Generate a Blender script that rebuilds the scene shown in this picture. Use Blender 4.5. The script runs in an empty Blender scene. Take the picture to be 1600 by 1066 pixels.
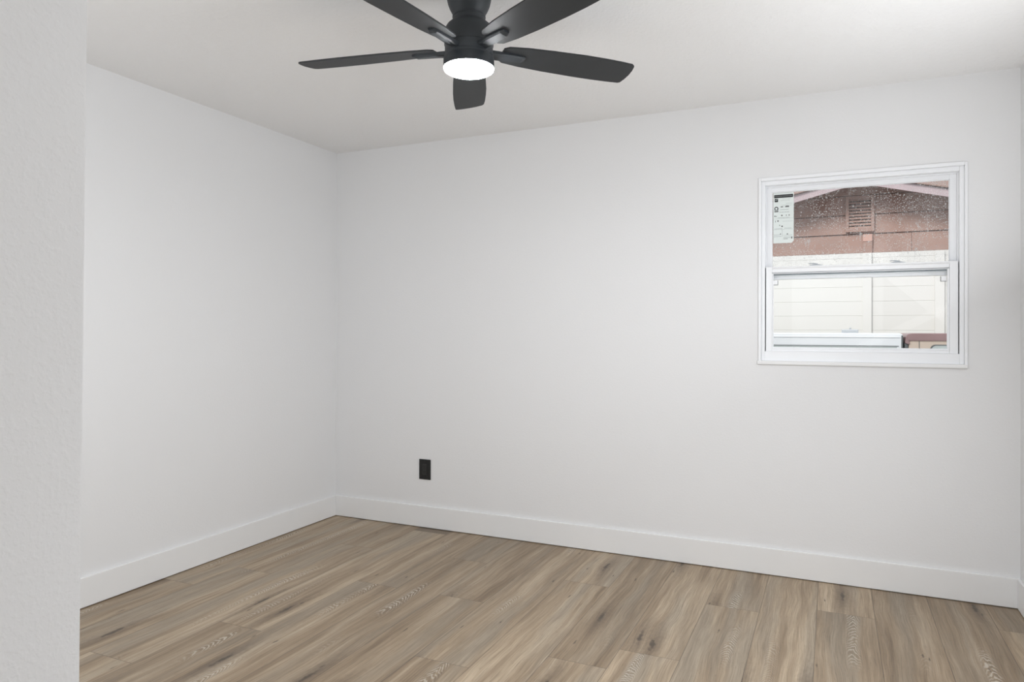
import bpy, bmesh, math, random
from mathutils import Vector, Matrix
C = bpy.context.scene
COL = C.collection
random.seed(7)
R = math.radians

# ------------------------------------------------------------------ camera
# room axes: x to the right along the window wall, y outwards through the window wall (room is y < 0), z up
CAM = Vector((3.0498, -3.8162, 1.2393))
YAW, PITCH, ROLL, FPX = 0.4249, 0.0036, 0.0032, 1095.93
cam = bpy.data.objects.new('camera', bpy.data.cameras.new('camera'))
COL.objects.link(cam)
fw = Vector((-math.sin(YAW)*math.cos(PITCH), math.cos(YAW)*math.cos(PITCH), math.sin(PITCH)))
rt = fw.cross(Vector((0, 0, 1))).normalized()
up = rt.cross(fw)
rt2 = rt*math.cos(ROLL) + up*math.sin(ROLL)
up2 = -rt*math.sin(ROLL) + up*math.cos(ROLL)
M = Matrix((rt2, up2, -fw)).transposed().to_4x4()
M.translation = CAM
cam.matrix_world = M
cam.data.sensor_width = 36
cam.data.lens = FPX/1600*36
cam.data.shift_x = -4.5/1600
cam.data.shift_y = -18.3/1600
cam.data.clip_start = 0.02
C.camera = cam

# ------------------------------------------------------------------ light and exposure
C.view_settings.view_transform = 'Standard'
C.view_settings.look = 'None'
C.view_settings.gamma = 1
C.view_settings.exposure = 0.09
C.view_settings.use_curve_mapping = False
W = bpy.data.worlds.new('sky'); C.world = W; W.use_nodes = True
bg = W.node_tree.nodes['Background']
bg.inputs['Color'].default_value = (0.86, 0.93, 1.0, 1)
bg.inputs['Strength'].default_value = 0.95

def lamp(name, kind, energy, loc, rot, color=(1, 1, 1), **kw):
    d = bpy.data.lights.new(name, kind); d.energy = energy; d.color = color
    for k, v in kw.items(): setattr(d, k, v)
    o = bpy.data.objects.new(name, d); COL.objects.link(o); o.location = loc; o.rotation_euler = rot
    return o
# a veiled sun behind the photographer, a little to the left
lamp('sun', 'SUN', 2.75, (0, -6, 8), (R(50), 0, R(-22)), (1, .97, .93), angle=R(22))
# daylight by the unseen right window, then two added fill lights, front and hall
lamp('daylight_right_window_sky', 'AREA', 19, (3.79, -1.85, 1.40), (0, R(42), 0), (.96, .98, 1), shape='RECTANGLE', size=1.3, size_y=1.8)
lamp('daylight_right_window_ground', 'AREA', 14, (3.79, -1.25, 1.45), (0, R(152), 0), (.96, .98, 1), shape='RECTANGLE', size=1.3, size_y=1.6)
lamp('fill_light_front', 'AREA', 13, (1.05, -3.34, 1.45), (R(92), 0, R(12)), (.96, .98, 1), shape='RECTANGLE', size=1.6, size_y=1.3)
lamp('fill_light_hall', 'AREA', 12, (3.1, -6.35, 1.35), (R(88), 0, 0), (1, .99, .98), shape='RECTANGLE', size=1.1, size_y=2.0)

# ------------------------------------------------------------------ node helpers
class NT:
    def __init__(s, name):
        s.m = bpy.data.materials.new(name); s.m.use_nodes = True
        s.t = s.m.node_tree; s.b = s.t.nodes['Principled BSDF']; s.out = s.t.nodes['Material Output']
    def n(s, typ, **kw):
        nd = s.t.nodes.new('ShaderNode' + typ)
        for k, v in kw.items(): setattr(nd, k, v)
        return nd
    def put(s, sock, v):
        if hasattr(v, 'is_output') or isinstance(v, bpy.types.NodeSocket): s.t.links.new(v, sock)
        else: sock.default_value = v
    def math(s, op, a, b=0.0, c=0.0, clamp=False):
        nd = s.n('Math', operation=op, use_clamp=clamp)
        for i, v in enumerate((a, b, c)): s.put(nd.inputs[i], v)
        return nd.outputs[0]
    def mix(s, f, a, b, mode='MIX'):
        nd = s.n('Mix', data_type='RGBA', blend_type=mode)
        s.put(nd.inputs['Factor'], f)
        for k, v in ((6, a), (7, b)): s.put(nd.inputs[k], v if hasattr(v, 'links') else (*v, 1)[:4])
        return nd.outputs[2]
    def comb(s, x, y, z=0.0):
        nd = s.n('CombineXYZ')
        for i, v in enumerate((x, y, z)): s.put(nd.inputs[i], v)
        return nd.outputs[0]
    def noise(s, vec, scale=1.0, detail=2.0, rough=.5, dist=0.0, dim='3D'):
        nd = s.n('TexNoise', noise_dimensions=dim)
        if vec is not None: s.put(nd.inputs['Vector'], vec)
        nd.inputs['Scale'].default_value = scale; nd.inputs['Detail'].default_value = detail
        nd.inputs['Roughness'].default_value = rough; nd.inputs['Distortion'].default_value = dist
        return nd.outputs[0]
    def ramp(s, f, stops):
        nd = s.n('ValToRGB'); s.put(nd.inputs[0], f)
        e = nd.color_ramp.elements
        while len(e) < len(stops): e.new(0.5)
        for el, (p, c) in zip(e, stops): el.position = p; el.color = (*c, 1) if len(c) == 3 else c
        return nd.outputs[0]
    def step(s, v, a, b):                                   # smooth 0..1 as v runs a..b
        nd = s.n('MapRange', interpolation_type='SMOOTHSTEP', clamp=True)
        s.put(nd.inputs[0], v); nd.inputs[1].default_value = a; nd.inputs[2].default_value = b
        return nd.outputs[0]
    def obj(s): return s.n('TexCoord').outputs['Object']
    def bump(s, h, strength, dist):
        nd = s.n('Bump'); nd.inputs['Strength'].default_value = strength; nd.inputs['Distance'].default_value = dist
        s.put(nd.inputs['Height'], h); s.put(s.b.inputs['Normal'], nd.outputs[0])

def simple(name, col, rough=.5, metal=0.0, vary=.06, scale=12, bump=0.0, bscale=300, spec=.5):
    k = NT(name)
    f = k.noise(k.obj(), scale, 3)
    a = tuple(c*(1-vary) for c in col); b = tuple(min(1, c*(1+vary)) for c in col)
    k.put(k.b.inputs['Base Color'], k.mix(f, a, b))
    k.b.inputs['Roughness'].default_value = rough; k.b.inputs['Metallic'].default_value = metal
    k.b.inputs['Specular IOR Level'].default_value = spec
    if bump: k.bump(k.noise(k.obj(), bscale, 2), bump, .001)
    return k.m

def plaster(name, col, rough=.75, s1=90, s2=260, strength=.25, dist=.0016):
    k = NT(name)
    o = k.obj()
    f = k.noise(o, 1.3, 2)
    k.put(k.b.inputs['Base Color'], k.mix(f, tuple(c*.985 for c in col), col))
    k.b.inputs['Roughness'].default_value = rough
    k.b.inputs['Specular IOR Level'].default_value = .25
    h = k.math('ADD', k.step(k.noise(o, s1, 2), .45, .68), k.math('MULTIPLY', k.noise(o, s2, 2), .5))
    k.bump(h, strength, dist)
    return k.m

MAT = {}
MAT['wall'] = plaster('wall_paint', (.825, .825, .83), strength=.10)
MAT['hall_wall'] = plaster('hall_wall_paint', (.85, .845, .845), s1=170, s2=420, strength=.16, dist=.0014)
MAT['ceiling'] = plaster('ceiling_paint', (.885, .88, .875), rough=.85, s1=60, s2=170, strength=.35, dist=.002)
MAT['trim'] = simple('trim_paint', (.86, .86, .86), .38, vary=.01)
MAT['vinyl'] = simple('white_vinyl', (.90, .91, .93), .28, vary=.01)
MAT['vinyl_grey'] = simple('grey_vinyl', (.50, .53, .56), .4, vary=.03)
MAT['weather_strip'] = simple('weather_strip', (.30, .34, .36), .6, vary=.05)
MAT['track_shade'] = simple('dark_track_shade', (.10, .11, .12), .6)
MAT['black'] = simple('fan_black', (.026, .031, .036), .52, vary=.05, bump=.05, bscale=500)
MAT['blade'] = simple('blade_black', (.024, .026, .028), .52, vary=.12, scale=20, bump=.05, bscale=600, spec=.38)
MAT['outlet'] = simple('outlet_black', (.008, .008, .0075), .42, vary=.05)
MAT['outlet_face'] = simple('outlet_face_black', (.020, .020, .019), .28, vary=.05)
MAT['slot'] = simple('slot_black', (.004, .004, .004), .6)
MAT['paper'] = simple('sticker_paper', (.76, .81, .79), .55, vary=.03)
MAT['ink'] = simple('black_ink', (.02, .02, .022), .5)
MAT['grey_ink'] = simple('grey_ink', (.30, .33, .33), .5, vary=.2, scale=200)
MAT['fence'] = simple('cream_fence', (.645, .635, .61), .55, vary=.02, scale=3)
MAT['siding'] = simple('brown_siding', (.37, .235, .195), .75, vary=.16, scale=3, bump=.3, bscale=60)
MAT['siding_gap'] = simple('siding_shadow_gap', (.05, .035, .03), .9)
MAT['house_trim'] = simple('mauve_trim', (.50, .40, .42), .7, vary=.1, scale=8)
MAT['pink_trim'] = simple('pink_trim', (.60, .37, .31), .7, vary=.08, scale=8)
MAT['shingle'] = simple('roof_shingle', (.30, .20, .17), .9, vary=.35, scale=30, bump=.6, bscale=50)
MAT['truck_white'] = simple('truck_white', (.90, .91, .92), .35, vary=.03, scale=6)
MAT['truck_tan'] = simple('truck_tan', (.68, .55, .45), .4, vary=.06, scale=6)
MAT['truck_brown'] = simple('truck_brown', (.33, .21, .205), .4, vary=.12, scale=10)
MAT['rubber'] = simple('rubber', (.02, .02, .02), .8)
MAT['seal'] = simple('seal_grey', (.13, .14, .14), .6)
MAT['metal'] = simple('grey_metal', (.45, .47, .49), .45, metal=.3, vary=.05)
MAT['ground'] = simple('yard_gravel', (.36, .34, .30), .95, vary=.25, scale=9, bump=.6, bscale=40)
MAT['roofing'] = simple('roofing', (.35, .33, .31), .9)
MAT['stucco'] = simple('outer_stucco', (.62, .60, .56), .9)

def lens_mat():
    k = NT('lit_diffuser')
    k.b.inputs['Base Color'].default_value = (.9, .9, .9, 1)
    k.b.inputs['Emission Color'].default_value = (.97, .985, 1, 1)
    k.b.inputs['Emission Strength'].default_value = 150.0
    k.b.inputs['Roughness'].default_value = .4
    return k.m
MAT['lens'] = lens_mat()

def glass_mat(name, dirt):
    k = NT(name)
    k.t.nodes.remove(k.b)
    tr = k.n('BsdfTransparent'); tr.inputs[0].default_value = (.985, .99, .99, 1)
    gl = k.n('BsdfGlossy'); gl.inputs['Roughness'].default_value = .02
    fr = k.n('Fresnel'); fr.inputs['IOR'].default_value = 1.45
    mx = k.n('MixShader')
    k.t.links.new(k.math('MULTIPLY', fr.outputs[0], .25), mx.inputs[0]); k.t.links.new(tr.outputs[0], mx.inputs[1]); k.t.links.new(gl.outputs[0], mx.inputs[2])
    last = mx.outputs[0]
    if dirt:
        o = k.obj(); sp = k.n('SeparateXYZ'); k.t.links.new(o, sp.inputs[0])
        x, z = sp.outputs[0], sp.outputs[2]
        v = k.comb(x, z)
        def spots(scale, lo, hi, gate, gscale):
            vo = k.n('TexVoronoi', voronoi_dimensions='2D'); k.t.links.new(v, vo.inputs['Vector']); vo.inputs['Scale'].default_value = scale
            sc = k.n('SeparateColor'); k.t.links.new(vo.outputs['Color'], sc.inputs[0])
            r = k.math('MULTIPLY', sc.outputs[0], hi)               # every spot its own size
            s_ = k.math('LESS_THAN', vo.outputs['Distance'], k.math('ADD', r, lo))
            return k.math('MULTIPLY', s_, k.step(k.noise(v, gscale, 2), gate, gate+.12))
        a = k.math('MULTIPLY', spots(140, -.07, .38, .38, 7), .65)
        b = k.math('MULTIPLY', spots(58, -.19, .36, .42, 5), .85)
        c = k.math('MULTIPLY', spots(300, -.04, .36, .36, 9), .40)
        # runs of dried water and web threads
        w1 = k.math('ABSOLUTE', k.math('SUBTRACT', k.noise(k.comb(k.math('MULTIPLY', x, 9), k.math('MULTIPLY', z, 1.6)), 1, 3, .6), .5))
        w = k.math('MULTIPLY', k.math('SUBTRACT', 1, k.step(w1, .001, .005)), k.step(k.noise(v, 6, 2), .54, .62))
        film = k.math('MULTIPLY', k.step(k.noise(v, 4, 4), .3, .8), .07)
        d = k.math('MAXIMUM', k.math('MAXIMUM', a, b), k.math('MAXIMUM', c, k.math('MULTIPLY', w, .35)))
        d = k.math('MINIMUM', k.math('ADD', d, film), .9)
        df = k.n('BsdfTranslucent'); df.inputs[0].default_value = (.92, .90, .88, 1)
        m2 = k.n('MixShader'); k.t.links.new(d, m2.inputs[0]); k.t.links.new(last, m2.inputs[1]); k.t.links.new(df.outputs[0], m2.inputs[2])
        last = m2.outputs[0]
    k.t.links.new(last, k.out.inputs['Surface'])
    return k.m
MAT['glass'] = glass_mat('clear_glass', False)
MAT['dirty_glass'] = glass_mat('spattered_glass', True)

def car_glass():
    k = NT('car_glass')
    k.b.inputs['Base Color'].default_value = (.52, .56, .54, 1); k.b.inputs['Roughness'].default_value = .08
    return k.m
MAT['car_glass'] = car_glass()

def floor_mat():
    k = NT('oak_planks')
    g = k.n('UVMap', uv_map='grain'); e = k.n('UVMap', uv_map='edge'); e2 = k.n('UVMap', uv_map='ends')
    def sep(n):
        s_ = k.n('SeparateXYZ'); k.t.links.new(n.outputs[0], s_.inputs[0]); return s_.outputs
    gx, gy = sep(g)[:2]; el, er = sep(e)[:2]; ea, eb = sep(e2)[:2]
    at = k.n('Attribute', attribute_name='plank'); sc = k.n('SeparateColor'); k.t.links.new(at.outputs['Color'], sc.inputs[0])
    r1, r2, r3 = sc.outputs
    V = lambda a, b: k.comb(k.math('MULTIPLY', gx, a), k.math('MULTIPLY', gy, b))
    wob = k.math('MULTIPLY', k.math('SUBTRACT', k.noise(V(5, 2.2), 1, 2), .5), .05)
    gxw = k.math('ADD', gx, wob)
    VW = lambda a, b: k.comb(k.math('MULTIPLY', gxw, a), k.math('MULTIPLY', gy, b))
    med = k.noise(VW(13, .75), 1, 3, .55)
    band = k.noise(VW(46, 1.1), 1, 3, .6)
    fine = k.noise(VW(240, 5), 1, 2, .6)
    pore = k.noise(VW(520, 22), 1, 1)
    tone = k.math('ADD', k.math('MULTIPLY', med, .62), k.math('MULTIPLY', band, .38))
    col = k.ramp(tone, [(.30, (.175, .126, .080)), (.43, (.284, .213, .142)), (.54, (.382, .298, .207)), (.68, (.488, .402, .300))])
    grey = k.step(k.noise(VW(9, .6), 1, 2), .46, .68)
    col = k.mix(k.math('MULTIPLY', grey, .55), col, (.285, .250, .200))
    col = k.mix(1.0, col, k.ramp(fine, [(.3, (.76, .75, .73)), (.7, (1.20, 1.20, 1.21))]), 'MULTIPLY')
    col = k.mix(k.step(pore, .64, .74), col, k.mix(1.0, col, (.72, .70, .68), 'MULTIPLY'))
    col = k.mix(1.0, col, k.ramp(r1, [(0, (.84, .82, .80)), (.5, (1.0, .99, .98)), (1, (1.15, 1.15, 1.15))]), 'MULTIPLY')
    # nested arches of flat-sawn grain down the middle of some planks
    c = k.math('SUBTRACT', k.math('ADD', el, k.math('MULTIPLY', wob, .8)), k.math('MULTIPLY_ADD', r2, .10, .065))
    cq = k.math('MULTIPLY', c, c)
    fq = k.math('MULTIPLY_ADD', r1, 30, 30)
    ph = k.math('ADD', k.math('MULTIPLY', gy, fq), k.math('ADD', k.math('MULTIPLY', cq, 2600), k.math('MULTIPLY', k.noise(V(26, 7), 1, 3), 5)))
    ring = k.math('SINE', k.math('MULTIPLY', ph, 6.2832))
    msk = k.math('MULTIPLY', k.math('SUBTRACT', 1, k.step(k.math('ABSOLUTE', c), .006, .034)), k.step(k.noise(k.comb(k.math('MULTIPLY', gy, 1.3), k.math('MULTIPLY', r3, 40)), 1, 1), .51, .62))
    msk = k.math('MULTIPLY', msk, k.step(k.noise(V(60, 30), 1, 1), .25, .5))
    col = k.mix(k.math('MULTIPLY', k.math('MULTIPLY', msk, .95), k.step(ring, .1, .8)), col, (.52, .47, .40))
    col = k.mix(k.math('MULTIPLY', k.math('MULTIPLY', msk, .45), k.step(ring, .0, -.9)), col, (.16, .122, .088))
    # fine dark checks along the grain
    chk = k.math('MULTIPLY', k.step(k.noise(VW(130, 3.2), 1, 2, .6), .63, .74), k.step(k.noise(V(7, 2.1), 1, 2), .50, .64))
    col = k.mix(k.math('MULTIPLY', chk, .6), col, (.105, .076, .052))
    # knots with a dark streak running out of them
    kw = k.math('MULTIPLY', k.math('SUBTRACT', k.noise(V(70, 40), 1, 2), .5), .22)
    def knots(ax, ay, lo, hi, keep, ragged):
        vo = k.n('TexVoronoi', voronoi_dimensions='2D'); vo.inputs['Scale'].default_value = 1
        k.t.links.new(VW(ax, ay), vo.inputs['Vector'])
        s2 = k.n('SeparateColor'); k.t.links.new(vo.outputs['Color'], s2.inputs[0])
        dd = k.math('ADD', vo.outputs['Distance'], k.math('MULTIPLY', kw, ragged))
        return k.math('MULTIPLY', k.math('SUBTRACT', 1, k.step(dd, lo, hi)), k.math('GREATER_THAN', s2.outputs[1], keep))
    col = k.mix(k.math('MULTIPLY', knots(5.2, .80, .0, .26, .35, .8), .60), col, (.118, .086, .060))
    col = k.mix(k.math('MULTIPLY', knots(5.2, .80, .015, .060, .35, .45), .85), col, (.060, .044, .032))
    col = k.mix(k.math('MULTIPLY', knots(9, 1.6, .005, .045, .62, .3), .8), col, (.055, .040, .030))
    d = k.math('MINIMUM', k.math('MINIMUM', el, er), k.math('MINIMUM', ea, eb))
    seam = k.math('SUBTRACT', 1, k.step(d, .0005, .0020))
    col = k.mix(k.math('MULTIPLY', seam, .62), col, (.06, .045, .035))
    k.put(k.b.inputs['Base Color'], col)
    k.put(k.b.inputs['Roughness'], k.math('MULTIPLY_ADD', fine, .12, .40))
    k.b.inputs['Specular IOR Level'].default_value = .45
    h = k.math('SUBTRACT', k.math('MULTIPLY', fine, .35), seam)
    k.bump(h, .35, .0012)
    return k.m
MAT['floor'] = floor_mat()

# ------------------------------------------------------------------ mesh helpers
def obj(name, bm, mat, parent=None, smooth=False):
    me = bpy.data.meshes.new(name)
    bmesh.ops.recalc_face_normals(bm, faces=bm.faces)
    bm.to_mesh(me); bm.free()
    if smooth:
        for p in me.polygons: p.use_smooth = True
        me.set_sharp_from_angle(angle=R(35))
    me.materials.append(MAT[mat])
    o = bpy.data.objects.new(name, me); COL.objects.link(o)
    if parent: o.parent = parent
    return o
def empty(name, loc=(0, 0, 0), rz=0.0):
    o = bpy.data.objects.new(name, None); o.empty_display_size = .1; COL.objects.link(o)
    o.location = loc; o.rotation_euler = (0, 0, rz); return o
def tag(o, label=None, cat=None, group=None, kind=None):
    for k_, v in (('label', label), ('category', cat), ('group', group), ('kind', kind)):
        if v: o[k_] = v
    return o
def struct(o): o['kind'] = 'structure'; return o
def box(bm, x0, x1, y0, y1, z0, z1, bev=0.0, seg=2):
    b = bmesh.new()
    bmesh.ops.create_cube(b, size=1)
    for v in b.verts:
        v.co = Vector(((x0+x1)/2 + v.co.x*(x1-x0), (y0+y1)/2 + v.co.y*(y1-y0), (z0+z1)/2 + v.co.z*(z1-z0)))
    if bev: bmesh.ops.bevel(b, geom=b.edges[:], offset=bev, segments=seg, affect='EDGES', profile=.6)
    join(bm, b)
def join(bm, b, mat=None):
    me = bpy.data.meshes.new('t')
    if mat is not None: b.transform(mat)
    b.to_mesh(me); b.free(); bm.from_mesh(me); bpy.data.meshes.remove(me)
def prism(bm, pts, a, b_, axis='y', bev=0.0):
    """extrude a polygon between a and b_ along an axis; pts are the two other coordinates in order"""
    b = bmesh.new()
    def P(p, t):
        return {'y': (p[0], t, p[1]), 'x': (t, p[0], p[1]), 'z': (p[0], p[1], t)}[axis]
    lo = [b.verts.new(P(p, a)) for p in pts]; hi = [b.verts.new(P(p, b_)) for p in pts]
    b.faces.new(lo); b.faces.new(hi[::-1])
    for i in range(len(pts)): b.faces.new((lo[i], lo[(i+1) % len(pts)], hi[(i+1) % len(pts)], hi[i]))
    bmesh.ops.recalc_face_normals(b, faces=b.faces)
    if bev: bmesh.ops.bevel(b, geom=b.edges[:], offset=bev, segments=2, affect='EDGES', profile=.6)
    join(bm, b)
def lathe(bm, prof, n=64, cx=0, cy=0):
    b = bmesh.new(); rings = []
    for r_, z_ in prof:
        if r_ < 1e-6: rings.append([b.verts.new((cx, cy, z_))])
        else: rings.append([b.verts.new((cx + r_*math.cos(2*math.pi*i/n), cy + r_*math.sin(2*math.pi*i/n), z_)) for i in range(n)])
    for p, q in zip(rings, rings[1:]):
        for i in range(n):
            j = (i+1) % n
            if len(p) == 1: b.faces.new((p[0], q[i], q[j]))
            elif len(q) == 1: b.faces.new((p[i], p[j], q[0]))
            else: b.faces.new((p[i], p[j], q[j], q[i]))
    join(bm, b)
def rounded(x0, x1, z0, z1, r_, n=5):
    pts = []
    for cx, cz, a0 in ((x1-r_, z0+r_, -90), (x1-r_, z1-r_, 0), (x0+r_, z1-r_, 90), (x0+r_, z0+r_, 180)):
        for i in range(n+1):
            a = R(a0 + 90*i/n); pts.append((cx + r_*math.cos(a), cz + r_*math.sin(a)))
    return pts
def frame_ring(bm, x0, x1, z0, z1, wl, wr, wt, wb, y0, y1, bev=.002):
    box(bm, x0, x0+wl, y0, y1, z0, z1, bev); box(bm, x1-wr, x1, y0, y1, z0, z1, bev)
    box(bm, x0+wl, x1-wr, y0, y1, z1-wt, z1, bev); box(bm, x0+wl, x1-wr, y0, y1, z0, z0+wb, bev)

# ------------------------------------------------------------------ the room
RW, H, YF, YH, XP = 3.8226, 2.44, -3.38, -6.4, 2.408
WX0, WX1, WZ0, WZ1 = 2.714, 3.611, 1.085, 2.024             # the window opening

def wall_with_hole(name, x0, x1, y0, y1, hx0, hx1, hz0, hz1, mat, zb=0.0):
    bm = bmesh.new()
    box(bm, x0, hx0, y0, y1, zb, H); box(bm, hx1, x1, y0, y1, zb, H)
    box(bm, hx0, hx1, y0, y1, hz1, H); box(bm, hx0, hx1, y0, y1, zb, hz0)
    return struct(obj(name, bm, mat))
wall_with_hole('wall_back', -.15, RW+.15, 0, .20, WX0, WX1, WZ0, WZ1, 'wall')
bm = bmesh.new(); box(bm, -.15, 0, YF-.12, 0, 0, H); struct(obj('wall_left', bm, 'wall'))
bm = bmesh.new()
box(bm, RW, RW+.15, YH, -2.92, 0, H); box(bm, RW, RW+.15, -.98, 0, 0, H); box(bm, RW, RW+.15, -2.92, -.98, 0, .68); box(bm, RW, RW+.15, -2.92, -.98, 2.12, H)
struct(obj('wall_right', bm, 'wall'))
wall_with_hole('wall_front', 0, XP-.1, YF-.12, YF, .35, 2.15, .80, 2.10, 'wall')
# the side wall of the entry hall; its free corner is a little out of plumb
bm = bmesh.new()
q = [bm.verts.new(p) for p in ((XP-.1, YH, 0), (2.3965, YH, 0), (2.3965, YF, 0), (XP-.1, YF, 0), (XP-.1, YH, H), (2.4195, YH, H), (2.4195, YF, H), (XP-.1, YF, H))]
for f in ((0, 1, 2, 3), (7, 6, 5, 4), (0, 4, 5, 1), (1, 5, 6, 2), (2, 6, 7, 3), (3, 7, 4, 0)): bm.faces.new([q[i] for i in f])
bmesh.ops.bevel(bm, geom=[e for e in bm.edges if {e.verts[0], e.verts[1]} == {q[2], q[6]}], offset=.004, segments=3, affect='EDGES')
struct(obj('wall_hall', bm, 'hall_wall', smooth=True))
wall_with_hole('wall_hall_end', XP-.1, RW+.15, YH-.12, YH, 2.55, 3.65, .05, 2.10, 'wall')
bm = bmesh.new(); box(bm, -.15, RW+.15, YH-.12, .20, H, H+.12); struct(obj('ceiling', bm, 'ceiling'))
bm = bmesh.new(); box(bm, -1, RW+1, -11, .32, H+.13, H+.25); struct(obj('roof_sun_blocker', bm, 'roofing'))  # house roof, stretched far past the front wall to block the sun

# floor: one mesh, every plank a quad with its own grain, tone and edge distances
bm = bmesh.new()
uvg = bm.loops.layers.uv.new('grain'); uve = bm.loops.layers.uv.new('edge'); uvn = bm.loops.layers.uv.new('ends')
pc = bm.loops.layers.float_color.new('plank')
PW, PL = .2315, 1.52
joints = {-13: -1.34, -12: -1.06, -11: -.50, -10: -1.605, -9: -.958, -8: -.453, -7: -.946, -6: -1.527, -5: -.52, -4: -1.32,
          -3: -1.145, -2: -.535, -1: -1.25, 0: -.40, 1: -1.22, 2: -1.02, 3: -.306}
for k_ in range(-13, 4):
    xa = 2.989 + k_*PW; xb = xa + PW
    ys = joints[k_]
    cuts = [ys + PL*i for i in range(1, -6, -1)]
    for ya, yb in zip(cuts, cuts[1:]):
        y1, y0 = min(ya, .03), max(yb, YH-.05)
        x0, x1 = max(xa, -.03), min(xb, RW+.03)
        if y1 - y0 < .01: continue
        vs = [bm.verts.new(p) for p in ((x0, y0, 0), (x1, y0, 0), (x1, y1, 0), (x0, y1, 0))]
        f = bm.faces.new(vs)
        ox, oy = random.uniform(0, 60), random.uniform(0, 60)
        col = (random.random(), random.random(), random.random(), 1)
        for lp in f.loops:
            x, y = lp.vert.co.x, lp.vert.co.y
            lp[uvg].uv = (x-xa+ox, y+oy); lp[uve].uv = (x-xa, xb-x); lp[uvn].uv = (ya-y, y-yb); lp[pc] = col
box(bm, -.1, RW+.1, YH-.1, .1, -.12, -.0008)
struct(obj('floor', bm, 'floor'))

BT, BH = .014, .137
def baseboard(name, x0, x1, y0, y1):
    bm = bmesh.new(); box(bm, x0, x1, y0, y1, .0035, BH, .003, 2)
    return struct(obj(name, bm, 'trim'))
baseboard('baseboard_back', 0, RW, -BT, 0)
baseboard('baseboard_left', 0, BT, YF, -BT)
baseboard('baseboard_right', RW-BT, RW, YH, -BT)
baseboard('baseboard_front', BT, XP-.1, YF, YF+BT)

# ------------------------------------------------------------------ the window in the back wall
w = struct(empty('window_1', ((WX0+WX1)/2, 0, WZ0)))
def wp(name, bm, mat, parent=w, smooth=False):
    o = obj(name, bm, mat, None, smooth)
    off = Vector(w.location)
    o.data.transform(Matrix.Translation(-off)); o.parent = parent
    return o
bm = bmesh.new()                                             # thin bright lip around the opening
box(bm, 2.703, 2.7155, -.007, .02, 1.092, 2.036, .002); box(bm, 3.608, 3.620, -.007, .02, 1.092, 2.034, .002)
box(bm, 2.7155, 3.608, -.007, .02, 2.019, 2.0355, .002)
wp('casing', bm, 'vinyl')
bm = bmesh.new(); box(bm, 2.698, 3.6195, -.012, .03, 1.0765, 1.0945, .003); wp('sill', bm, 'trim')
bm = bmesh.new()                                             # main frame with a stepped inner edge
frame_ring(bm, 2.7155, 3.608, 1.0945, 2.019, .0175, .0185, .0215, .049, .010, .055)
frame_ring(bm, 2.7155, 3.608, 1.0945, 2.019, .0225, .0245, .0265, .030, .050, .15)
wp('frame', bm, 'vinyl')
bm = bmesh.new(); box(bm, 2.7325, 2.7375, .046, .049, 1.146, 1.575); box(bm, 3.5855, 3.5895, .046, .049, 1.146, 1.575); wp('track_shade', bm, 'track_shade')  # dark strips in the sash gaps, shade put into their colour
# upper sash, set back
bm = bmesh.new()
frame_ring(bm, 2.738, 3.5835, 1.515, 1.9925, .025, .0275, .0225, .030, .058, .092, .0015)
us = wp('upper_sash', bm, 'vinyl')
bm = bmesh.new(); frame_ring(bm, 2.7625, 3.5565, 1.5445, 1.9705, .0035, .0035, .0035, .0035, .066, .073, .001); wp('glazing_bead', bm, 'vinyl', us)
bm = bmesh.new(); box(bm, 2.7635, 3.555, .075, .079, 1.545, 1.9695); gp = wp('pane', bm, 'dirty_glass', us)
bm = bmesh.new(); box(bm, 2.768, 3.552, .051, .058, 1.536, 1.5445, .001); wp('weather_strip', bm, 'weather_strip', us)
bm = bmesh.new(); box(bm, 2.768, 3.552, .0535, .058, 1.5275, 1.532, .001); wp('interlock', bm, 'vinyl', us)
# lower sash, nearer the room
bm = bmesh.new()
frame_ring(bm, 2.7375, 3.5855, 1.1435, 1.578, .0295, .0345, .0300, .0155, .024, .050, .002)
box(bm, 2.7375, 2.767, .018, .03, 1.1435, 1.578, .002); box(bm, 3.551, 3.5855, .018, .03, 1.1435, 1.578, .002); box(bm, 2.767, 3.551, .018, .03, 1.1435, 1.159, .002)
prism(bm, [(.018, 1.578), (.046, 1.578), (.046, 1.5445), (.040, 1.5445), (.037, 1.548), (.0195, 1.572)], 2.767, 3.551, 'x')
ls = wp('lower_sash', bm, 'vinyl')
bm = bmesh.new(); frame_ring(bm, 2.767, 3.551, 1.159, 1.5445, .006, .008, .003, .007, .026, .046, .001); wp('glazing_bead', bm, 'vinyl', ls)
bm = bmesh.new(); box(bm, 2.772, 3.544, .034, .038, 1.165, 1.542); wp('pane', bm, 'glass', ls)
for x0, x1 in ((2.7705, 2.7955), (3.515, 3.540)):
    bm = bmesh.new(); box(bm, x0, x1, .0305, .0338, 1.4835, 1.5085, .001); t = wp('corner_tab', bm, 'seal', ls)
    d = (.0, .0015) if x0 < 3 else (.0015, 0)
    bm = bmesh.new(); box(bm, x0+d[0]+.001, x1-d[1]-.001, .0292, .0306, 1.4858, 1.508, .0006); wp('tab_face', bm, 'vinyl', t)
for xc in (2.976, 3.339):                                    # cam locks on the meeting rail
    bm = bmesh.new(); box(bm, xc-.030, xc+.030, .022, .046, 1.578, 1.5815, .001)
    prism(bm, [(xc-.028, 1.581), (xc+.031, 1.580), (xc+.012, 1.585), (xc-.012, 1.587)], .026, .043)
    lk = wp('lock', bm, 'vinyl_grey', ls)
    bm = bmesh.new(); prism(bm, [(xc-.036, 1.5865), (xc-.034, 1.591), (xc-.010, 1.5915), (xc+.008, 1.588), (xc+.006, 1.585), (xc-.020, 1.588)], .022, .032, bev=.0008)
    wp('lever', bm, 'vinyl_grey', lk)

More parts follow.
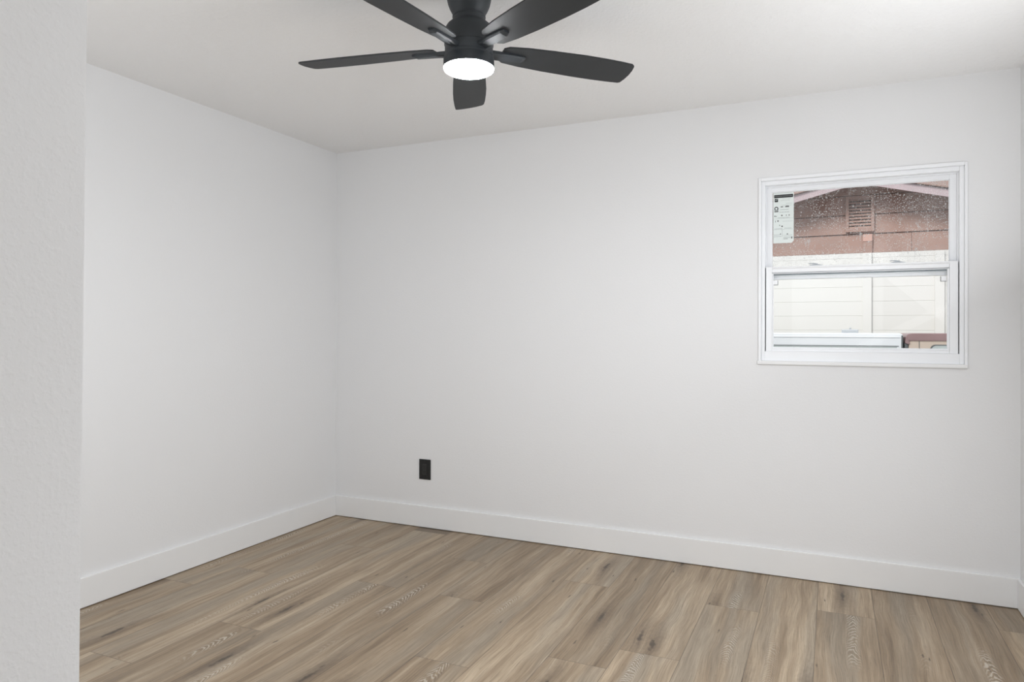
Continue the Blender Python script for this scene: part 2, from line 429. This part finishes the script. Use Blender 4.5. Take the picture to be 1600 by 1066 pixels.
# printed rating sticker on the upper pane
SX, SZ, SY = 2.7685, 1.7045, .0738
pbm = bmesh.new(); prism(pbm, [(0, 0), (.090, 0), (.0995, .012), (.0995, .262), (0, .262)], 0, .0009)
def strip(bm, x0, x1, z0, z1): box(bm, x0, x1, -.0003, .0002, z0, z1)
bm = pbm
np0 = len(pbm.faces)
def dashes(x0, x1, z, h, lo=.0015, hi=.005, gap=.0012):
    x = x0
    while x < x1:
        wd = random.uniform(lo, hi); strip(bm, x, min(x+wd, x1), z, z+h); x += wd + gap
for z, x0, x1, h in ((.230, .045, .085, .0012), (.222, .036, .080, .0012), (.205, .062, .092, .0012), (.196, .04, .09, .0012), (.173, .034, .075, .0022), (.160, .030, .078, .0025),
                     (.131, .022, .080, .0022), (.128, .002, .097, .0008), (.113, .045, .096, .0012), (.074, .006, .045, .0022), (.076, .055, .088, .0022), (.071, .002, .097, .0008),
                     (.043, .004, .036, .002), (.040, .05, .092, .0015), (.034, .003, .04, .0022), (.031, .05, .095, .0018), (.026, .05, .09, .0015), (.020, .05, .072, .004)):
    dashes(x0, x1, z, h)
strip(bm, .043, .0442, .034, .071)
np1 = len(pbm.faces)
for x0, z0, pw, ph in ((.058, .186, .004, .006), (.063, .186, .006, .0075), (.070, .186, .006, .007), (.036, .187, .012, .004), (.006, .138, .004, .007), (.013, .138, .003, .005), (.039, .141, .006, .006), (.062, .141, .003, .006), (.075, .141, .004, .006),
                       (.010, .110, .002, .009), (.020, .113, .006, .006), (.030, .090, .003, .006), (.040, .084, .006, .007), (.034, .045, .003, .006), (.066, .044, .006, .005), (.088, .022, .004, .010)):
    strip(bm, x0, x0+pw, z0, z0+ph)
marks = [(0 if i < np0 else 1 if i < np1 else 2) for i in range(len(pbm.faces))]
st = obj('window_sticker', pbm, 'paper'); st.location = (SX, SY, SZ)
tag(st, 'pale green printed rating sticker in the upper left corner of the window pane', 'sticker')
st.data.materials.append(MAT['grey_ink']); st.data.materials.append(MAT['ink'])
for p_, m_ in zip(st.data.polygons, marks): p_.material_index = m_
def sp(name, bm, mat, par=None): return obj(name, bm, mat, par or st)
bm = bmesh.new(); strip(bm, .004, .096, .236, .2525); hd = sp('header_bar', bm, 'ink')
bm = bmesh.new()
x = .007
for i in range(17):
    wd = random.uniform(.002, .006); box(bm, x, min(x+wd, .093), -.0005, -.0002, .2435, .2455); x += wd + .0012
    if x > .09: break
sp('header_print', bm, 'grey_ink', hd)
bm = bmesh.new(); strip(bm, .0065, .0235, .2150, .2325); em = sp('square_emblem', bm, 'ink')
bm = bmesh.new(); box(bm, .010, .016, -.0005, -.0002, .222, .2265); box(bm, .016, .020, -.0005, -.0002, .225, .230); sp('emblem_mark', bm, 'grey_ink', em)
bm = bmesh.new()                                             # round emblem, open at the foot, on a bar
ri, ro = .0055, .0098
for i in range(18):
    a, b_ = R(-50 + 280*i/18), R(-50 + 280*(i+1)/18)
    prism(bm, [(.015+ri*math.cos(a), .181+ri*math.sin(a)), (.015+ro*math.cos(a), .181+ro*math.sin(a)), (.015+ro*math.cos(b_), .181+ro*math.sin(b_)), (.015+ri*math.cos(b_), .181+ri*math.sin(b_))], -.0003, .0002)
strip(bm, .0055, .0245, .1715, .1745); strip(bm, .005, .025, .163, .168)
sp('round_emblem', bm, 'ink')

# ------------------------------------------------------------------ wall outlet
ox, oz = .703, .367
ot = tag(empty('wall_outlet', (ox, 0, oz)), 'black duplex wall outlet low on the back wall above the baseboard', 'outlet')
bm = bmesh.new(); box(bm, -.0415, .0415, -.0065, 0, -.0635, .0635, .003, 3); obj('cover_plate', bm, 'outlet', ot)
bm = bmesh.new(); prism(bm, rounded(-.0170, .0170, -.0335, .0335, .003), -.0095, -.004, bev=.0012); rc = obj('receptacle', bm, 'outlet_face', ot)
for zc in (.0165, -.0165):
    bm = bmesh.new(); prism(bm, rounded(-.0145, .0145, zc-.013, zc+.013, .006), -.0104, -.0092, bev=.0005); sk = obj('socket', bm, 'outlet_face', rc)
    bm = bmesh.new()
    box(bm, -.0075, -.0055, -.0107, -.009, zc-.001, zc+.008); box(bm, .0055, .0075, -.0107, -.009, zc, zc+.007)
    prism(bm, rounded(-.0025, .0025, zc-.009, zc-.004, .0022), -.0107, -.009)
    obj('slots', bm, 'slot', rc)
for zc in (.048, -.048):
    bm = bmesh.new(); b2 = bmesh.new(); bmesh.ops.create_cone(b2, cap_ends=True, segments=16, radius1=.0034, radius2=.003, depth=.0015)
    join(bm, b2, Matrix.Translation((0, -.0070, zc)) @ Matrix.Rotation(R(90), 4, 'X')); box(bm, -.0028, .0028, -.0081, -.0075, zc-.0004, zc+.0004)
    obj('screw', bm, 'outlet', ot, True)

# ------------------------------------------------------------------ ceiling fan
FX, FY = 1.911, -1.690
fan = tag(empty('ceiling_fan', (FX, FY, H)), 'black five blade ceiling fan with lit round white light hugging the ceiling', 'ceiling fan')
D = -H
def fp(name, prof, mat, parent=fan):
    bm = bmesh.new(); lathe(bm, [(r_, z_+D) for r_, z_ in prof]); return obj(name, bm, mat, parent, True)
fp('canopy', [(0, 2.4398), (.0790, 2.4398), (.0792, 2.434), (.0785, 2.405), (.0760, 2.380), (.0720, 2.362), (.0660, 2.347), (.0590, 2.334), (.0555, 2.327), (.0545, 2.322), (0, 2.322)], 'black')
fp('collar', [(0, 2.3235), (.0560, 2.3235), (.0570, 2.3215), (.0570, 2.3175), (.0555, 2.316), (.0555, 2.303), (.058, 2.300), (.058, 2.296), (0, 2.296)], 'black')
fp('motor_housing', [(0, 2.301), (.0585, 2.3005), (.066, 2.2965), (.0745, 2.289), (.0805, 2.279), (.0838, 2.267), (.0845, 2.255), (.0845, 2.222), (.0825, 2.220), (.0825, 2.189), (.0845, 2.187), (.0845, 2.1785), (.082, 2.1765), (0, 2.1765)], 'black')
lk = fp('light_kit', [(0, 2.1775), (.0855, 2.1775), (.0868, 2.1755), (.0870, 2.1450), (.0860, 2.1440), (.0845, 2.1450), (0, 2.1500)], 'black')
lz = fp('diffuser', [(0, 2.1490), (.0842, 2.1470), (.0862, 2.1445), (.0862, 2.1415), (.0845, 2.1375), (.080, 2.1345), (.070, 2.1325), (.045, 2.1312), (.02, 2.1308), (0, 2.1307)], 'lens', lk)
outline = [(.118, -.034), (.135, -.047), (.20, -.0575), (.30, -.0650), (.42, -.0705), (.50, -.0705), (.57, -.0680), (.612, -.0640), (.622, -.0560),
           (.6285, -.030), (.6310, 0), (.6290, .030), (.6240, .0545), (.6170, .0600), (.57, .0635), (.50, .0660), (.42, .0660), (.30, .0625), (.20, .0560), (.135, .0470), (.118, .034)]
def blade_mesh():
    b = bmesh.new(); prism(b, outline, -.003, .003, 'z', .0012); return b
def arm_mesh():
    b = bmesh.new()
    sec = lambda r_, wd, z0, z1, ch: [(r_, -wd, z1), (r_, -wd, z0+ch), (r_, -wd+ch, z0), (r_, wd-ch, z0), (r_, wd, z0+ch), (r_, wd, z1)]
    rings = [sec(.055, .0185, -.018, -.002, .004), (sec(.100, .0185, -.018, -.002, .004)), sec(.120, .0205, -.0165, -.0028, .005), sec(.192, .0175, -.0150, -.0028, .005), sec(.206, .0110, -.0095, -.0028, .003)]
    rr = [[b.verts.new(p) for p in s_] for s_ in rings]
    for p, q_ in zip(rr, rr[1:]):
        for i in range(6): b.faces.new((p[i], p[(i+1) % 6], q_[(i+1) % 6], q_[i]))
    b.faces.new(rr[0]); b.faces.new(rr[-1][::-1])
    return b
bl0 = obj('blade', blade_mesh(), 'blade', fan)
ar0 = obj('blade_arm', arm_mesh(), 'black', bl0)
for k_ in range(5):
    if k_ == 0: bl = bl0
    else:
        bl = bl0.copy(); COL.objects.link(bl); bl.parent = fan
        ar = ar0.copy(); COL.objects.link(ar); ar.parent = bl
    bl.matrix_local = Matrix.Translation((0, 0, 2.2105+D)) @ Matrix.Rotation(R(46+72*k_), 4, 'Z') @ Matrix.Rotation(R(-11), 4, 'X')

# ------------------------------------------------------------------ the yard behind the window
GZ = -.35
bm = bmesh.new(); box(bm, -14, 20, .2, 22, GZ-.2, GZ); box(bm, -14, 20, -14, YH-.2, GZ-.2, GZ); struct(obj('ground', bm, 'ground'))

FN = 4.2
fen = tag(empty('fence', (3.374, FN, GZ)), 'cream board fence with square posts standing behind the truck outside the window', 'fence')
def lp(name, bm, mat, root, par=None):
    o = obj(name, bm, mat); o.data.transform(Matrix.Translation(-root.location)); o.parent = par or root; return o
posts = [-7.0, -4.9, -2.8, -.7, 1.40, 3.374, 4.012, 6.1, 8.2, 10.3, 12.4]
for a, b_ in zip(posts, posts[1:]):
    bm = bmesh.new()
    z = 1.2665 - .148*11
    while z < 2.05:
        z1 = min(z+.148-.0015, 2.058)
        if z1 - .01 > GZ: box(bm, a+.038, b_-.038, FN, FN+.035, max(z, GZ), z1, .0022, 1)
        z += .148
    box(bm, a+.03, b_-.03, FN+.003, FN+.03, GZ, 2.05)
    lp('board_panel', bm, 'fence', fen)
for p in posts:
    bm = bmesh.new(); box(bm, p-.041, p+.041, FN-.028, FN+.06, GZ, 2.056, .004); lp('post', bm, 'fence', fen)

HY, HO = 7.0, 6.6
AX, AZ, SL = 3.37, 3.236, .25                                # gable apex (underside of the barge board) and slope
hs = tag(empty('house', (AX, HY, GZ)), 'brown lap sided house gable rising above the cream fence outside the window', 'house')
def gz(x): return AZ - SL*abs(x-AX)
HX0, HX1 = AX-4.2, AX+4.2
bm = bmesh.new(); prism(bm, [(HX0, GZ), (HX1, GZ), (HX1, gz(HX1)+.10), (AX, AZ+.10), (HX0, gz(HX0)+.10)], HY+.012, HY+6); lp('body', bm, 'siding_gap', hs)
bm = bmesh.new()
z = 2.6075 - .267*11
while z < AZ:
    z0, z1 = max(z+.004, GZ), z+.267-.004
    def span(zz):
        d = min(4.2, (AZ+.09-zz)/SL); return AX-d, AX+d
    if z1 > GZ and span(z0)[1] - span(z0)[0] > .1:
        a0, a1 = span(z0); b0, b1 = span(z1)
        parts = [(a0, a1, b0, b1)]
        if abs(z-(2.6075-.267)) < .01: parts = [(a0, 4.02, b0, 4.02), (4.024, a1, 4.024, b1)]
        for (c0, c1, d0, d1) in parts:
            b2 = bmesh.new()                                 # each board thicker at its lower edge
            if d1 - d0 < .02: d0 = d1 = AX
            vv = [b2.verts.new(p) for p in ((c0, HY-.022, z0), (c1, HY-.022, z0), (d1, HY-.004, z1), (d0, HY-.004, z1), (c0, HY+.011, z0), (c1, HY+.011, z0), (d1, HY+.011, z1), (d0, HY+.011, z1))]
            for f in ((0, 1, 2, 3), (4, 7, 6, 5), (0, 4, 5, 1), (1, 5, 6, 2), (2, 6, 7, 3), (3, 7, 4, 0)): b2.faces.new([vv[i] for i in f])
            join(bm, b2)
    z += .267
lp('lap_siding', bm, 'siding', hs)
for s_ in (-1, 1):                                           # barge boards and roof slopes
    xe = AX + s_*4.6
    bm = bmesh.new(); prism(bm, [(AX, AZ), (xe, gz(xe)), (xe, gz(xe)+.102), (AX, AZ+.102)], HO, HO+.03); lp('barge_board', bm, 'house_trim', hs)
    bm = bmesh.new(); prism(bm, [(AX, AZ+.075), (xe, gz(xe)+.075), (xe, gz(xe)+.10), (AX, AZ+.10)], HO+.03, HY+6.4); lp('roof_deck', bm, 'siding', hs)
    bm = bmesh.new()
    for i in range(9):                                       # shingle courses
        u0, u1 = i/9, (i+1)/9
        xa, xb = AX + s_*4.66*u0, AX + s_*4.66*u1
        prism(bm, [(xa, gz(xa)+.103), (xb, gz(xb)+.112), (xb, gz(xb)+.128), (xa, gz(xa)+.109)], HO-.035, HY+6.4)
    lp('shingles', bm, 'shingle', hs)
bm = bmesh.new(); prism(bm, [(HY+.6, 2.95), (HY+5.4, 4.75), (HY+10.2, 2.95), (HY+10.2, 2.85), (HY+.6, 2.85)], AX-8, AX+9, 'x'); lp('main_roof', bm, 'shingle', hs)
bm = bmesh.new(); box(bm, AX-7.6, AX+8.6, HY+1.0, HY+9.8, GZ, 2.9); lp('main_wall', bm, 'siding', hs)
bm = bmesh.new(); frame_ring(bm, 3.217, 3.574, 2.633, 3.133, .042, .042, .045, .048, HY-.055, HY-.02, .004); vn = lp('gable_vent', bm, 'siding', hs)
bm = bmesh.new(); box(bm, 3.25, 3.54, HY-.028, HY-.022, 2.66, 3.10); lp('vent_recess', bm, 'siding_gap', hs, vn)
bm = bmesh.new()
for i in range(10):
    zc = 2.684 + i*.0425
    prism(bm, [(HY-.052, zc-.002), (HY-.047, zc-.004), (HY-.027, zc+.024), (HY-.032, zc+.028)], 3.257, 3.534, 'x')
lp('louvres', bm, 'siding', hs, vn)
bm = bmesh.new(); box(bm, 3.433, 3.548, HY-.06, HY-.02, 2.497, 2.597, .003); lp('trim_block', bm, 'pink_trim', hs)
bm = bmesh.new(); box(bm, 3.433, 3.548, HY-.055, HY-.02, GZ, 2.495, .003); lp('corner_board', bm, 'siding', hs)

# pickup truck with a camper shell, side on to the window
TY0, TY1 = 2.0, 3.62
tr = tag(empty('pickup_truck', (3.5, (TY0+TY1)/2, GZ)), 'tan pickup truck with brown roof and white camper shell parked outside the window', 'truck')
def bevprism(pts, a, b_, bev): bm = bmesh.new(); prism(bm, pts, a, b_, 'y', bev); return bm
sh = lp('camper_shell', bevprism([(1.62, .62), (3.517, .62), (3.519, 1.225), (3.505, 1.2385), (1.70, 1.2385), (1.66, 1.22)], TY0, TY1, .010), 'truck_white', tr)
bm = bmesh.new(); box(bm, 3.5085, 3.5195, TY0-.004, TY1+.004, .64, 1.222, .003); lp('front_gasket', bm, 'seal', tr, sh)
bm = bmesh.new(); box(bm, 1.75, 3.492, TY0-.004, TY0+.004, 1.1405, 1.1455, .001); lp('window_rail', bm, 'seal', tr, sh)
bm = bmesh.new(); box(bm, 1.66, 3.50, TY0-.006, TY0+.004, 1.206, 1.212, .002); lp('drip_rail', bm, 'truck_white', tr, sh)
bm = bmesh.new(); box(bm, 1.76, 3.48, TY0-.002, TY0+.004, .80, 1.138, .001); lp('side_window', bm, 'car_glass', tr, sh)
bm = bmesh.new(); box(bm, 3.118, 3.236, 2.28, 2.42, 1.236, 1.2665, .006); vt = lp('roof_vent', bm, 'metal', tr, sh)
bm = bmesh.new(); box(bm, 3.172, 3.186, 2.33, 2.35, 1.262, 1.283, .004); lp('knob', bm, 'metal', tr, vt)
lp('bed', bevprism([(1.60, .10), (3.515, .10), (3.515, .618), (1.60, .618)], TY0-.03, TY1+.03, .02), 'truck_tan', tr)
cab = lp('cab', bevprism([(3.528, .10), (5.55, .10), (5.55, .56), (5.42, .62), (4.72, .66), (4.45, 1.188), (3.556, 1.188), (3.551, 1.05), (3.528, .62)], TY0+.0, TY1, .012), 'truck_tan', tr)
lp('roof', bevprism([(3.556, 1.183), (4.48, 1.183), (4.40, 1.222), (4.25, 1.2385), (3.575, 1.2385), (3.548, 1.231), (3.536, 1.21), (3.531, 1.168), (3.552, 1.155), (3.566, 1.165)], TY0-.008, TY1+.008, .006), 'truck_brown', tr, cab)
bm = bmesh.new(); prism(bm, [(3.530, 1.166), (3.551, 1.158), (3.551, .70), (3.535, .70)], TY0+.004, TY1-.004); lp('rear_window', bm, 'seal', tr, cab)
bm = bmesh.new(); box(bm, 3.6205, 3.6235, TY0-.003, TY0+.004, .12, 1.181); lp('door_seam', bm, 'seal', tr, cab)
def win(inset, bm, y0, y1):
    x0, x1, z0, z1 = 3.690+inset, 4.30-inset, .74+inset, 1.157-inset
    r_ = .035-inset/2; pts = [(x0, z0), (x1+.14, z0), (x1, z1)]
    pts += [(x0+r_ + r_*math.cos(R(a)), z1-r_ + r_*math.sin(R(a))) for a in range(90, 181, 15)]
    prism(bm, pts, y0, y1)
bm = bmesh.new(); win(0, bm, TY0-.004, TY0+.004); sw = lp('side_window', bm, 'seal', tr, cab)
bm = bmesh.new(); win(.008, bm, TY0-.006, TY0+.003); lp('pane', bm, 'car_glass', tr, sw)
for xc in (2.20, 4.95):
    for yc, d in ((TY0, 1), (TY1, -1)):
        bm = bmesh.new(); b2 = bmesh.new(); bmesh.ops.create_cone(b2, cap_ends=True, segments=40, radius1=.35, radius2=.35, depth=.22)
        join(bm, b2, Matrix.Translation((xc, yc + d*.09, GZ+.35)) @ Matrix.Rotation(R(90), 4, 'X'))
        bmesh.ops.bevel(bm, geom=[e for e in bm.edges if len(e.link_faces) == 2 and e.calc_face_angle() > 1], offset=.03, segments=3, affect='EDGES')
        wl = lp('wheel', bm, 'rubber', tr)
        bm = bmesh.new(); b2 = bmesh.new(); bmesh.ops.create_cone(b2, cap_ends=True, segments=32, radius1=.19, radius2=.17, depth=.235)
        join(bm, b2, Matrix.Translation((xc, yc + d*.09, GZ+.35)) @ Matrix.Rotation(R(90), 4, 'X')); lp('hub', bm, 'metal', tr, wl)

# ------------------------------------------------------------------ unseen right window for daylight, added front window for fill light
def plain_window(name, loc, rz, hw, h):
    r_ = struct(empty(name, loc, rz))
    bm = bmesh.new(); frame_ring(bm, -hw, hw, 0, h, .04, .04, .04, .04, -.05, .05, .002); box(bm, -.02, .02, -.04, .04, .04, h-.04); obj('window_frame', bm, 'vinyl', r_)
plain_window('added_front_window', (1.25, YF-.06, .80), 0, .90, 1.30)  # added, frames the opening of the front fill light
plain_window('window_3', (RW+.075, -1.95, .68), R(90), .97, 1.44)
